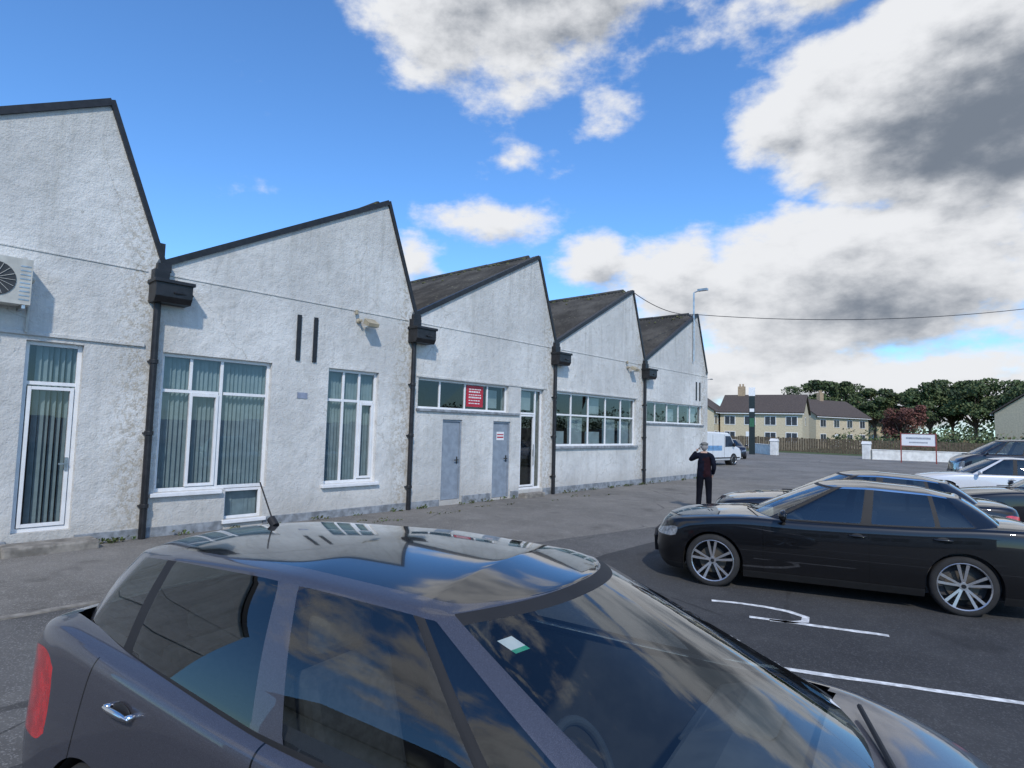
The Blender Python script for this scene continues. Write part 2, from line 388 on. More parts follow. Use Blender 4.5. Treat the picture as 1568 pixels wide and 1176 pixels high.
blinds(1.9,2.2,.35,3.05,.08,40); blinds(2.2,2.55,.35,3.05,.1,62)
window(3.70,5.65,.73,3.12,(4.74,),[(3.755,4.70,2.47),(4.79,5.6,2.47)],.06,[(4.20,4.70,.80,2.44)])
fr.box(XF-.055,XF-.003,4.18,4.23,2.5,3.05)
blinds(3.72,5.62,.78,3.08,.04,40)
window(4.88,5.60,.17,.72,(),(),.05); blinds(4.9,5.58,.2,.7,0,10)
window(6.89,8.17,.70,3.14,(7.32,7.72),[(6.95,8.1,2.47)],.06,[(7.75,8.1,.78,2.44)])
blinds(6.92,8.14,.74,3.1,.05,42)
window(9.32,12.60,2.39,3.13,(10.1,10.98,11.83),(),.05)
window(13.13,14.19,.2,3.13,(13.9,),[(13.2,13.88,2.40)],.06,[(13.20,13.86,.28,2.36)])
window(14.80,19.68,1.44,3.13,(15.72,16.7,17.75,18.75),[(14.86,19.62,2.42)],.06)
window(20.46,25.47,2.30,3.12,(21.3,22.3,23.3,24.4),(),.05)
fr.build("window_frames",[UPVC],fac,bevel=.004); gl.build("window_panes",[SHGL],fac,recalc=False)
bl.build("vertical_blinds",[BLIND],fac,recalc=False)
fb=MB()
for a,c in [(14.9,15.6),(15.8,16.6),(16.8,17.65),(17.85,18.65),(18.85,19.6)]: fb.box(XF-.2,XF-.19,a,c,1.5,random.choice([1.9,2.3,2.35]),0)
fb.box(XF-.12,XF-.115,13.25,13.8,2.5,3.05,0)
fb.box(XF-.20,XF-.19,16.9,17.6,2.5,3.05,0)
fb.box(XF-.2,XF-.19,24.5,25.3,2.4,3.0,0);fb.box(XF-.2,XF-.19,22.5,23.2,2.4,2.9,0)
fb.box(XF-.2,XF-.19,12.0,12.4,2.5,3.0,0)
fb.box(XF-.028,XF-.024,11.05,11.68,2.5,3.06,1)
for i in range(6):
    y=11.14
    while y<11.56:
        wl=random.uniform(.03,.09); fb.box(XF-.0238,XF-.022,y,min(y+wl,11.6),2.58+i*.075,2.605+i*.075+(.015 if i in(2,4) else 0),2); y+=wl+.02
fb.build("window_films_and_poster",[PANELW,REDS,WHITES],fac)
db=MB()
for a,c,z0 in [(10.15,10.83,.12),(12.0,12.71,.05)]:
    db.box(X-.13,X-.03,a,a+.04,z0,2.14,0); db.box(X-.13,X-.03,c-.04,c,z0,2.14,0); db.box(X-.13,X-.032,a+.04,c-.04,2.09,2.14,0)
    db.box(X-.12,X-.06,a+.045,c-.045,z0+.01,2.085,0)
    db.box(X-.06,X-.05,c-.13,c-.09,1.02,1.2,1); db.cyl((X-.06,c-.11,1.12),(X,c-.11,1.12),.012,1); db.box(X-.012,X+.004,c-.24,c-.10,1.105,1.13,1)
db.box(X-.059,X-.055,12.2,12.5,1.62,1.85,2); db.box(X-.0548,X-.053,12.22,12.48,1.68,1.72,3); db.box(X-.0548,X-.053,12.22,12.48,1.76,1.79,3)
db.build("steel_doors",[STEELD,M("dark_lever_handle",(.03,.03,.03),.4),WHITES,REDS],fac,bevel=.004)
hb=MB(); hb.box(XF+.02,XF+.035,2.44,2.48,1.15,1.35); hb.box(XF+.035,XF+.05,2.36,2.48,1.24,1.265); hb.box(XF+.02,XF+.035,13.8,13.83,1.15,1.35); hb.cyl((XF+.05,13.8,.9),(XF+.05,13.8,1.5),.012)
hb.build("upvc_door_handles",[STEEL],fac)
dp=MB()
for k in range(0,4):
    y=Y0+P*k; yp=y-.06
    dp.cyl((X+.09,yp,.0),(X+.09,yp,3.95),.055,0,14)
    for z in (.5,1.7,2.9): dp.cyl((X+.09,yp,z),(X+.09,yp,z+.07),.07,0,14); dp.box(X-.02,X+.09,yp-.075,yp+.075,z+.02,z+.05,0)
    dp.prism([(X-.02,3.93),(X+.28,3.93),(X+.34,4.02),(X+.34,4.28),(X-.02,4.28)],y-.18,y+.40,'y')
    dp.box(X-.01,X+.37,y-.21,y+.43,4.25,4.31,0)
    dp.box(X-.02,X+.16,y-.16,y+.08,4.31,4.50,0)
    dp.box(X-.2,X+.10,y-.10,y+.12,4.48,4.62,0)
    dp.cyl((X+.30,y+.42,4.10),(X+.36,y+.10,4.10),.02,0)
dp.box(X-.5,X-.05,Y0-.1,Y0+.05,4.7,5.0,0)
dp.build("hoppers_and_downpipes",[BLACKM],fac,bevel=.008)
vb2=MB()
for a in (6.12,6.49): vb2.box(X-.02,X+.03,a,a+.085,3.22,4.15)
for a in (24.75,25.1): vb2.box(X-.02,X+.03,a,a+.085,3.35,4.15)
vb2.build("wall_slots",[BLACKM],fac)
b=MB(); b.box(X-.01,X+.012,6.20,6.42,2.46,2.58); b.build("wall_plaque",[M("blue_grey_plaque",(.25,.28,.36),.4)],fac)
fl=MB()
for y,z in ((7.67,4.2),(19.12,4.22)):
    fl.cyl((X,y-.12,z+.03),(X+.14,y-.12,z+.03),.03,0); fl.ell((X+.03,y-.12,z+.03),(.03,.06,.06),0)
    fl.prism([(X+.10,z-.02),(X+.30,z-.10),(X+.33,z-.02),(X+.14,z+.10)],y-.05,y+.22,'y',0)
    fl.box(X+.12,X+.28,y-.03,y+.20,z-.105,z-.085,1)
    fl.cyl((X+.06,y-.2,z+.16),(X+.06,y-.2,z+.26),.035,0); 
fl.build("floodlights",[M("weathered_beige",(.36,.31,.22),.6),PANELW],fac,bevel=.006)
ac=MB(); ac.box(X+.05,X+.36,1.12,1.80,3.56,4.22,0)
ac.cyl((X+.36,1.38,3.89),(X+.372,1.38,3.89),.24,1,28)
for i in range(16):
    t=i*math.pi/8; ac.cyl((X+.38,1.38,3.89),(X+.38,1.38+.23*math.cos(t),3.89+.23*math.sin(t)),.005,0,4)
for i in range(9): ac.box(X+.36,X+.364,1.66,1.78,3.62+i*.06,3.64+i*.06,2)
ac.box(X,X+.38,1.15,1.19,3.50,3.55,2); ac.box(X,X+.38,1.70,1.74,3.50,3.55,2)
ac.cyl((X+.05,1.83,3.7),(X+.05,1.83,3.2),.02,0); ac.ell((X+.2,1.82,3.95),(.1,.04,.05),0)
ac.build("air_conditioner_unit",[ACW,M("fan_dark",(.04,.04,.04),.5),STEEL],fac,bevel=.01)
b=MB(); b.box(X+.02,X+.48,1.70,2.85,-.05,.13); b.box(X+.02,X+.3,13.1,14.0,-.05,.12); b.build("door_steps",[CONC],fac,bevel=.03)
b=MB(); b.cyl((X+.06,24.4,5.0),(X+.06,24.4,8.0),.035); b.cyl((X+.06,24.4,8.0),(X+.35,24.5,8.12),.025); b.box(X+.2,X+.62,24.42,24.6,8.06,8.15)
b.build("lamp_mast",[STEEL],fac)
def tube(name,pts,r,m,parent=None):
    c=bpy.data.curves.new(name,"CURVE"); c.dimensions='3D'; s=c.splines.new('POLY'); s.points.add(len(pts)-1)
    for i,p in enumerate(pts): s.points[i].co=(*p,1)
    c.bevel_depth=r; c.materials.append(m); o=bpy.data.objects.new(name,c); col.objects.link(o)
    if parent: o.parent=parent
    return o
def sagline(p,q,s,n=24):
    p=Vector(p);q=Vector(q); return [tuple(p.lerp(q,i/n)-Vector((0,0,s*4*(i/n)*(1-i/n)))) for i in range(n+1)]
tube("overhead_cable",sagline((X,19.32,7.1),(X+.06,24.4,7.05),.25)+sagline((X+.06,24.4,7.05),(6,42,9.8),.9),.014,BLACKM)
b=MB(); b.cyl((6,42,0),(6,42,10.2),.15,0,12,.11); b.box(5.3,6.7,41.95,42.05,9.6,9.75); b.build("utility_pole",[M("creosoted_wood",(.09,.06,.04),.9)])

# ------------------------------------------------------------ building behind the camera (seen in reflections)
bk=empty("office_building")
b=MB(); b.box(-14,16,-22,-15,0,4.2,0); b.prism([(-23,4.2),(-14.5,4.2),(-18.5,6.2)],-14.3,16.3,'x',1)
for i in range(9):
    x=-12.5+i*3.2; b.box(x,x+1.7,-15.01,-14.98,1.1,2.5,2); b.box(x+.8,x+.86,-14.985,-14.95,1.1,2.5,3); b.box(x-.05,x+1.75,-15.0,-14.93,1.0,1.08,3)
b.build("building_shell",[WALL,ROOF,M("dark_pane",(.02,.025,.03),.08),UPVC],bk)

# ------------------------------------------------------------ cars
RUB=M("rubber",(.012,.012,.013),.7,var=.2)
TYRE=M("tyre",(.02,.02,.021),.85,var=.3,bs=.3,bscale=60)
ALLOY=M("alloy",(.62,.62,.64),.3,metal=.85,var=.05)
DKALLOY=M("dark_alloy",(.02,.02,.022),.45,metal=.4)
PLAST=M("interior_plastic",(.05,.05,.052),.7,var=.3)
DASH=M("dashboard_plastic",(.10,.10,.10),.75,var=.2)
FABRIC=M("seat_fabric",(.05,.05,.055),.9,var=.3,vs=30)
CHROME=M("chrome",(.75,.75,.76),.12,metal=1,var=.02)
REDL=M("tail_lamp_red",(.62,.015,.02),.15,coat=1,var=.3,vs=14)
LAMP=M("headlamp",(.30,.32,.35),.1,metal=.5,coat=1,var=.5,vs=18)
PLATE=M("number_plate",(.75,.75,.7),.4,var=.02)
DISC=M("brake_disc",(.13,.115,.095),.5,metal=.6)
ROOFG=M("panoramic_roof_glass",(.006,.007,.009),.1,coat=1,var=.05)
CGL=glassmat("car_glass",(.70,.76,.75),.08)
CGD=glassmat("tinted_car_glass",(.28,.32,.31),.08)
def paint(name,c,metal=.0,seams=(),flake=.15,dusty=.3):
    m,nt,b=newmat(name); co=objco(nt)
    cc=mixc(nt,ramp(nt,noise(nt,co,500,0),.4,.7),c,tuple(x*(1+flake) for x in c))
    sp=N(nt,"ShaderNodeSeparateXYZ"); nt.links.new(co,sp.inputs[0])
    dust=math_(nt,'MULTIPLY',math_(nt,'SUBTRACT',1.0,ramp(nt,math_(nt,'ADD',sp.outputs[2],math_(nt,'MULTIPLY',noise(nt,co,6,3),.25)),.2,.5)),dusty)
    cc=mixc(nt,dust,cc,(.10,.09,.08))
    sm=None
    for (x0,slope,z0,z1) in seams:
        d=math_(nt,'ABSOLUTE',math_(nt,'SUBTRACT',math_(nt,'SUBTRACT',sp.outputs[0],x0),math_(nt,'MULTIPLY',math_(nt,'SUBTRACT',sp.outputs[2],z0),slope)))
        k=math_(nt,'LESS_THAN',d,.0045)
        k=math_(nt,'MULTIPLY',k,math_(nt,'MULTIPLY',math_(nt,'GREATER_THAN',sp.outputs[2],z0),math_(nt,'LESS_THAN',sp.outputs[2],z1)))
        sm=k if sm is None else math_(nt,'MAXIMUM',sm,k)
    if sm is not None: cc=mixc(nt,sm,cc,(.002,.002,.002))
    nt.links.new(cc,b.inputs["Base Color"]); b.inputs["Metallic"].default_value=metal
    b.inputs["Roughness"].default_value=.35; b.inputs["Coat Weight"].default_value=1; b.inputs["Coat Roughness"].default_value=.012
    b.inputs["Specular IOR Level"].default_value=.15
    return m
def interp(tab,x):
    if x<=tab[0][0]: return tab[0][1]
    for (a,b),(c,d) in zip(tab,tab[1:]):
        if x<=c:
            t=(x-a)/(c-a); return b+(d-b)*t
    return tab[-1][1]
UV=[(1,0),(.999,.25),(.988,.5),(.96,.72),(.915,.87),(.85,.945),(.76,.98),(.64,1),(.5,1),(.38,1),(.25,1),(.12,1),(0,1),(-.12,1),(-.25,1),(-.38,1),(-.5,1),(-.64,1),(-.77,1),(-.86,.985),(-.935,.95),(-.975,.85),(-.994,.6),(-1,.3),(-1,0)]
def wheel(name,parent,x,y,R,wd,side,style):
    b=MB(); n=40
    prof=[(R*.74,-wd*.46),(R*.78,-wd*.5),(R*.9,-wd*.5),(R*.98,-wd*.42),(R,-wd*.3),(R,wd*.3),(R*.98,wd*.42),(R*.9,wd*.5),(R*.80,wd*.5),(R*.75,wd*.46)]
    def lathe(pr,mi):
        vs=[];
        for (r,h) in pr:
            for k in range(n):
                t=2*math.pi*k/n; vs.append((r*math.cos(t),h*side,r*math.sin(t)))
        fs=[(j*n+k,j*n+(k+1)%n,(j+1)*n+(k+1)%n,(j+1)*n+k) for j in range(len(pr)-1) for k in range(n)]
        b.add(vs,fs,mi)
    lathe(prof,0)
    lathe([(R*.77,wd*.49),(R*.75,wd*.42),(R*.73,wd*.1),(R*.72,-wd*.3),(.001,-wd*.3)],1)
    lathe([(R*.79,wd*.50),(R*.775,wd*.525),(R*.745,wd*.47)],2)
    b.cyl((0,wd*-.1*side,0),(0,wd*.0*side,0),R*.50,3,30)
    b.cyl((0,0,0),(0,wd*.36*side,0),R*.13,2,20)
    b.cyl((0,wd*.36*side,0),(0,wd*.39*side,0),R*.07,1,16)
    ns,off=(5,.19) if style=='twin' else (5,0)
    for i in range(ns):
        for o in ((-off,off) if off else (0,)):
            t=2*math.pi*i/ns+.3
            t0=t+o*.75; t1=t+o*1.0; w0,w1=(R*.035,R*.05) if off else (R*.07,R*.09)
            def pt(r,t,wd_,h): return (r*math.cos(t)-wd_*math.sin(t),h*side,r*math.sin(t)+wd_*math.cos(t))
            a=[pt(R*.10,t0,-w0,wd*.34),pt(R*.10,t0,w0,wd*.34),pt(R*.76,t1,w1,wd*.46),pt(R*.76,t1,-w1,wd*.46)]
            c=[(p[0]*.97,p[1]-side*wd*.12,p[2]*.97) for p in a]
            b.add(a,[(0,1,2,3)],2); b.add(a+c,[(0,4,5,1),(1,5,6,2),(2,6,7,3),(3,7,4,0)],1)
    o=b.build(name,[TYRE,DKALLOY,ALLOY,DISC],parent,smooth=False); o.location=(x,y,R)
    for p in o.data.polygons: p.use_smooth=len(p.vertices)==4 and p.material_index in(0,)
    return o
def car(name,loc,rz,S,pm,detail=2):
    root=empty(name,loc,rz)
    W=S['w']; XFt,XRr=S['xf'],S['xr']; top=S['top']
    ztop=lambda x: interp(top,x)
    lv=[(.17,.92,.10,.10),(.26,.975,.03,.03),(.44,1.0,0,0),(.60,1.0,.01,.02),('a',.985,.05,.05),('b',.96,.09,.07),('c',.90,.13,.09),('d',.6,.16,.10),('e',0,.17,.11)]
    vs=[]
    half=len(UV)
    order=[(u,v,1) for u,v in UV]+[(u,v,-1) for u,v in UV[-2:0:-1]]
    n=len(order)
    for li,(z,wf,df,dr) in enumerate(lv):
        for (u,v,sg) in order:
            f_=XFt-df; r_=XRr+dr; x=(f_+r_)/2+u*(f_-r_)/2
            t=ztop(x)
            if z=='a': zz=t-.10
            elif z=='b': zz=t-.02
            elif z=='c': zz=t+.0
            elif z=='d': zz=t+.022
            elif z=='e': zz=t+.032
            else: zz=min(z,t-.14-(.60-z)*.9)
            vs.append((x,v*wf*W*sg,zz))
    fs=[];mi=[]
    lamp0=18 if S.get('tail')=='high' else 19
    for li in range(len(lv)-1):
        for k in range(n):
            a=li*n+k; b_=li*n+(k+1)%n
            fs.append((a,b_,b_+n,a+n))
            kk=k if k<half-1 else n-1-k
            m=0
            if li==0: m=1
            if li in (3,) and 2<=kk<=4: m=3
            if li in (3,) and lamp0<=kk<=21: m=2
            if li in (1,) and kk<=2: m=1
            mi.append(m)
    me=bpy.data.meshes.new("body"); me.from_pydata(vs,[],fs)
    for m in (pm,RUB,REDL,LAMP): me.materials.append(m)
    me.polygons.foreach_set("material_index",mi)
    bm=bmesh.new(); bm.from_mesh(me); bmesh.ops.remove_doubles(bm,verts=bm.verts,dist=.0008)
    bmesh.ops.recalc_face_normals(bm,faces=bm.faces)
    cr=bm.edges.layers.float.get("crease_edge") or bm.edges.layers.float.new("crease_edge")
    for e in bm.edges:
        if len(e.link_faces)==2 and e.link_faces[0].material_index!=e.link_faces[1].material_index: e[cr]=.6
    bm.to_mesh(me); bm.free()
    ob=bpy.data.objects.new("body",me); col.objects.link(ob)
    sm=ob.modifiers.new("s","SUBSURF"); sm.levels=3 if detail>1 else 2; sm.render_levels=sm.levels
    apply_mods(ob); me=ob.data
    R=S['R']; AR=R*1.11
    bm=bmesh.new(); bm.from_mesh(me)
    dele=[]
    g0,g1=S['cab']
    for fc in bm.faces:
        c=fc.calc_center_median()
        k=False
        for ax in S['ax']:
            if abs(c.y)>.5 and math.hypot(c.x-ax,c.z-R)<AR: k=True
            if abs(c.y)>.5 and abs(c.x-ax)<AR and c.z<R: k=True
        if g0<c.x<g1 and abs(c.y)<W*.82 and c.z>ztop(c.x)-.06: k=True
        if k: dele.append(fc)
    bmesh.ops.delete(bm,geom=dele,context='FACES')
    for v in bm.verts:
        if any(len(e.link_faces)==1 for e in v.link_edges) and abs(v.co.y)>.5 and v.co.z<R+AR+.06:
            for ax in S['ax']:
                d=math.hypot(v.co.x-ax,v.co.z-R)
                if v.co.z>=R*.9 and AR*.9<d<AR*1.22:
                    v.co.x=ax+(v.co.x-ax)*AR/d; v.co.z=R+(v.co.z-R)*AR/d
                elif v.co.z<R*.9 and abs(abs(v.co.x-ax)-AR)<.07:
                    v.co.x=ax+math.copysign(AR,v.co.x-ax)
    for fc in bm.faces: fc.smooth=True
    bm.to_mesh(me); bm.free(); ob.parent=root
    Zr=S['roof']; EY=S['ey']; DROP=S['drop']
    zroof=lambda x,y: interp(Zr,x)-DROP*(abs(y)/EY)**2.2
    C=S['gh']; fl=[0,.045,.5,.96,1.0]
    cols=[(c[0],c[1],c[2],c[3],1) for c in C]+[(c[0],c[1],c[2],c[3],-1) for c in C[-2:0:-1]]
    ms_=[c[4] for c in C[:-1]]; ms_=ms_+ms_[::-1]
    n=len(cols); vs=[]
    for fi in fl:
        for (bx,by,tx,ty,sg) in cols:
            zb=ztop(bx)-.015+ (.02 if abs(by)<.6 and bx>0 else 0); zt=zroof(tx,ty)
            bul=4*fi*(1-fi)*.025
            x=bx+(tx-bx)*fi; y=by+(ty-by)*fi
            if by<W*.78: x+=bul*(1.6 if bx>0 else -1.6)
            else: y+=bul
            vs.append((x,y*sg,zb+(zt-zb)*fi))
    for q in (.90,.75,.4,0):
        for (bx,by,tx,ty,sg) in cols:
            vs.append((tx,ty*q*sg,zroof(tx,ty*q)))
    nl=len(fl)+4; fs=[];mi=[]
    chrome=S.get('chrome',False); fm=S.get('frame',1)
    for li in range(nl-1):
        for k in range(n):
            a=li*n+k;b_=li*n+(k+1)%n; fs.append((a,b_,b_+n,a+n))
            m=ms_[k]; isside=min(cols[k][1],cols[(k+1)%n][1])>=W*.80
            tcx=(cols[k][2]+cols[(k+1)%n][2])/2
            if li>=4: mi.append(5 if (S.get('panoroof') and (li>=5) and tcx>-1.5) else 0)
            elif m=='p': mi.append(0)
            elif m in 'kK': mi.append((4 if chrome else fm) if li==3 else (1 if li==0 or m=='K' else fm))
            elif li==0: mi.append(1)
            elif li==3: mi.append((4 if chrome else fm) if isside else 1)
            else: mi.append({'g':2,'w':2,'d':3}[m])
    me=bpy.data.meshes.new("greenhouse"); me.from_pydata(vs,[],fs)
    for m in (pm,RUB,CGL,CGD,CHROME,ROOFG): me.materials.append(m)
    me.polygons.foreach_set("material_index",mi)
    bm=bmesh.new(); bm.from_mesh(me); bmesh.ops.remove_doubles(bm,verts=bm.verts,dist=.0008); bmesh.ops.recalc_face_normals(bm,faces=bm.faces)
    cr=bm.edges.layers.float.get("crease_edge") or bm.edges.layers.float.new("crease_edge")
    cv=bm.verts.layers.float.get("crease_vert") or bm.verts.layers.float.new("crease_vert")
    bord=set()
    for e in bm.edges:
        if len(e.link_faces)==2:
            a,b_=[q.material_index for q in e.link_faces]
            if a!=b_ and 5 not in (a,b_): e[cr]=.9; bord.add(e)
    for v in bm.verts:
        es=[e for e in v.link_edges if e in bord]
        if len(es)>=2:
            ds=[(e.other_vert(v).co-v.co).normalized() for e in es]
            if any(abs(ds[i].dot(ds[j]))<.85 for i in range(len(ds)) for j in range(i)): v[cv]=.8
    for fc in bm.faces: fc.smooth=True
    bm.to_mesh(me); bm.free()
    og=bpy.data.objects.new("greenhouse",me); col.objects.link(og); og.parent=root
    sm=og.modifiers.new("s","SUBSURF"); sm.levels=sm.render_levels=3 if detail>1 else 2
    arch=MB()
    for ax in S['ax']:
        for sg in (-1,1):
            wheel("wheel",root,ax,sg*(W-.115),R,.2,sg,S.get('rim','five'))
            m=24; vs=[]
            for yy in (sg*.45,sg*(W-.03)):
                for k in range(m+1):
                    t=-.25+ (math.pi+.5)*k/m; vs.append((ax+AR*math.cos(t),yy,R+AR*math.sin(t)))
            arch.add(vs,[(k,k+1,m+2+k,m+1+k) for k in range(m)],0)
            arch.add([(ax-AR,sg*.46,.15),(ax+AR,sg*.46,.15),(ax+AR,sg*.46,R+AR),(ax-AR,sg*.46,R+AR)],[(0,1,2,3)],0)
    arch.build("wheel_arch_liners",[RUB],root,recalc=False)
    it=MB(); a,b_=g0-.15,g1+.2
    it.box(a,b_,-W+.14,W-.14,.2,.3,0)
    it.box(a,b_,W-.15,W-.12,.3,ztop(0)-.04,0); it.box(a,b_,-W+.12,-W+.15,.3,ztop(0)-.04,0)
    it.build("cabin_tub",[PLAST],root)
    if detail:
        st=MB(); sx=S.get('seat',.05)
        for yy in (-.36,.36):
            st.box(sx-.1,sx+.4,yy-.22,yy+.22,.42,.56); st.prism([(sx-.14,.5),(sx+.0,.5),(sx-.16,1.08),(sx-.27,1.08)],yy-.22,yy+.22,'y'); st.box(sx-.31,sx-.21,yy-.12,yy+.12,1.10,1.26)
        st.prism([(sx-1.0,.48),(sx-.86,.48),(sx-1.02,1.0),(sx-1.12,1.0)],-.6,.6,'y'); st.box(sx-.95,sx-.5,-.6,.6,.42,.54)
        for yy in (-.36,.36): st.box(sx-1.15,sx-1.07,yy-.11,yy+.11,1.02,1.14)
        st.build("seats",[FABRIC],root,bevel=.045)
        ds=MB(); dx=S['dash']; zc=ztop(dx)
        ds.prism([(dx-.25,.45),(dx-.28,zc-.08),(dx-.1,zc-.02),(S['gh'][0][0]+.0,zc-.05),(S['gh'][0][0],.5)],-W+.17,W-.17,'y',0)
        ds.prism([(dx-.32,zc-.12),(dx-.1,zc+.03),(dx+.05,zc-.01),(dx-.1,zc-.14)],.18,.54,'y',0)
        ds.build("dashboard",[DASH],root,bevel=.03)
        bpy.ops.mesh.primitive_torus_add(major_radius=.18,minor_radius=.016,location=(0,0,0)); sw=bpy.context.object; sw.name="steering_wheel"; sw.data.materials.append(PLAST)
        sw.parent=root; sw.location=(dx-.42,-.36,zc-.06); sw.rotation_euler=(0,rad(65),0)
        mr=MB(); mr.ell((S['gh'][2][2]+.03,0,interp(Zr,S['gh'][2][2])-.12),(.03,.12,.04),0); mr.build("rear_view_mirror",[PLAST],root,smooth=True)
    d=MB(); mx=S['mir']
    for sg in S.get('mirs',(-1,1)):
        z=ztop(mx)+.07
        d.ell((mx,sg*(W+.10),z),(.07,.11,.075),0,16,10,lambda p:Vector((p.x if p.x>0 else p.x*.45,p.y,p.z)))
        d.cyl((mx+.0,sg*(W-.08),z-.05),(mx,sg*(W+.04),z-.03),.025,1)
    d.build("door_mirrors",[pm,RUB],root,smooth=True)
    h=MB()
    for hx in S['hand']:
        for sg in (-1,1):
            z=ztop(hx)-.13; yy=sg*(W*.992)
            h.ell((hx,yy+sg*.02,z),(.10,.012,.014),0,14,8)
            h.cyl((hx+.08,yy-sg*.02,z),(hx+.08,yy+sg*.02,z),.012,0); h.cyl((hx-.08,yy-sg*.02,z),(hx-.08,yy+sg*.02,z),.012,0)
            h.ell((hx,yy-sg*.004,z+.0),(.065,.006,.03),1,14,8)
    h.build("door_handles",[CHROME if S.get('chromeh') else pm,RUB],root,smooth=True)
    q=MB(); zp=.72 if S.get('tail')=='high' else .62
    q.prism([(-.32,.30),(.32,.30),(.40,.52),(.30,.60),(-.30,.60),(-.40,.52)],XFt-.03,XFt+.012,'x',0)
    for i in range(6): q.box(XFt+.012,XFt+.018,-.30,.30,.335+i*.045,.345+i*.045,1)
    q.box(XFt+.012,XFt+.03,-.24,.24,.36,.46,2); q.box(XRr-.015,XRr+.03,-.24,.24,zp,zp+.11,2)
    q.build("grille_and_plates",[RUB,CHROME,PLATE],root)
    wp=MB(); bx=S['gh'][0][0]
    for yy in (.05,-.5): wp.cyl((bx+.0,yy,ztop(bx)+.035),(bx-.14,yy+.48,ztop(bx)+.075),.009,0,6)
    wp.build("wipers",[RUB],root)
    return root
HATCH=dict(w=.89,xf=1.92,xr=-2.20,R=.31,ax=(1.22,-1.36),rim='five',tail='high',chromeh=True,mirs=(-1,),frame=0,panoroof=True,
 top=[(-2.20,1.00),(-1.9,1.10),(-1.3,1.045),(-.45,.985),(.3,.975),(.8,.975),(1.1,.985),(1.3,.955),(1.6,.86),(1.92,.70)],
 cab=(-1.88,1.12),ey=.575,drop=.07,
 roof=[(-1.93,1.35),(-1.75,1.41),(-1.3,1.465),(-.6,1.50),(0,1.49),(.37,1.43)],
 gh=[(1.36,0,.35,0,'w'),(1.30,.40,.31,.30,'w'),(1.10,.70,.15,.54,'p'),(1.0,.76,.07,.567,'d'),(.62,.795,.05,.572,'K'),(.585,.80,.02,.575,'g'),(-.30,.815,-.53,.585,'k'),(-.43,.815,-.61,.585,'d'),(-1.29,.785,-1.36,.57,'K'),(-1.34,.78,-1.41,.567,'d'),(-1.72,.74,-1.63,.55,'p'),(-1.93,.64,-1.78,.50,'p'),(-1.98,.56,-1.84,.44,'d'),(-2.03,.3,-1.90,.25,'d'),(-2.04,0,-1.91,0,'d')],
 dash=.95,mir=.86,hand=(-.2,-1.12),seat=-.3)
SEDAN=dict(w=.89,xf=2.16,xr=-2.35,R=.335,ax=(1.35,-1.35),rim='twin',chrome=True,
 top=[(-2.35,.93),(-2.1,1.0),(-1.6,.995),(-1.0,.955),(0,.925),(.55,.92),(.9,.935),(1.4,.90),(1.85,.84),(2.16,.74)],
 cab=(-1.72,.62),ey=.58,drop=.045,
 roof=[(-1.42,1.31),(-1.15,1.37),(-.75,1.41),(-.35,1.415),(-.15,1.40),(.05,1.355)],
 gh=[(.94,0,.06,0,'w'),(.88,.40,.02,.32,'w'),(.70,.71,-.10,.565,'p'),(.60,.78,-.18,.59,'d'),(-.36,.815,-.43,.61,'k'),(-.44,.815,-.51,.61,'d'),(-1.12,.81,-1.08,.595,'k'),(-1.15,.81,-1.11,.595,'d'),(-1.50,.785,-1.26,.575,'p'),(-1.74,.68,-1.38,.51,'p'),(-1.78,.62,-1.42,.45,'d'),(-1.90,.3,-1.47,.25,'d'),(-1.93,0,-1.48,0,'d')],
 dash=.5,mir=.50,hand=(-.3,-1.16),seat=-.3)
ESTATE=dict(SEDAN); ESTATE.update(chrome=False,rim='five',cab=(-2.0,.62),
 top=[(-2.35,.96),(-2.1,1.0),(-1.6,.98),(-1.0,.95),(0,.93),(.6,.92),(.9,.92),(1.4,.87),(1.9,.78),(2.16,.68)],
 roof=[(-1.95,1.34),(-1.5,1.41),(-.5,1.46),(-.3,1.45),(-.1,1.42),(.05,1.38)],
 gh=[(.92,0,.06,0,'w'),(.86,.40,.02,.30,'w'),(.66,.70,-.12,.54,'p'),(.56,.77,-.20,.565,'d'),(-.36,.81,-.42,.59,'k'),(-.44,.81,-.50,.59,'d'),(-1.12,.80,-1.08,.575,'k'),(-1.18,.80,-1.14,.575,'d'),(-1.75,.77,-1.5,.56,'p'),(-2.0,.68,-1.78,.50,'p'),(-2.06,.62,-1.84,.44,'d'),(-2.12,.3,-1.93,.25,'d'),(-2.14,0,-1.95,0,'d')])
def scaled(S,k,kz=None):
    kz=kz or k; T=dict(S)
    T['w']=S['w']*k
    T['xf']*=k;T['xr']*=k;T['ax']=tuple(a*k for a in S['ax'])
    T['top']=[(a*k,b*kz) for a,b in S['top']];T['roof']=[(a*k,b*kz) for a,b in S['roof']]
    T['cab']=tuple(a*k for a in S['cab']);T['gh']=[(a*k,b*k,c*k,d*k,m) for a,b,c,d,m in S['gh']]
    T['dash']*=k;T['mir']*=k;T['hand']=tuple(a*k for a in S['hand']);T['ey']*=k;T['mirs']=(-1,1);T['frame']=1;T['panoroof']=False
    return T
GREY=paint("dark_grey_metallic_paint",(.070,.071,.086),.45,[(-.37,0,.3,.98),(-1.52,.28,.55,1.03),(.92,-.05,.3,.95)],.5)
BLACK=paint("black_paint",(.004,.004,.005),0,[(-.42,0,.25,.93),(-1.27,-.1,.6,.95),(.74,0,.25,.88)],dusty=.06)
BLACK2=paint("black_metallic_paint",(.008,.008,.011),.1,dusty=.1)
SILVER=paint("white_silver_paint",(.60,.61,.63),.1)
NAVY=paint("dark_blue_paint",(.010,.013,.025),.1,dusty=.1)
hc=car("hatchback_car",(-1.65,1.85,0),rad(9.5),HATCH,GREY,2)
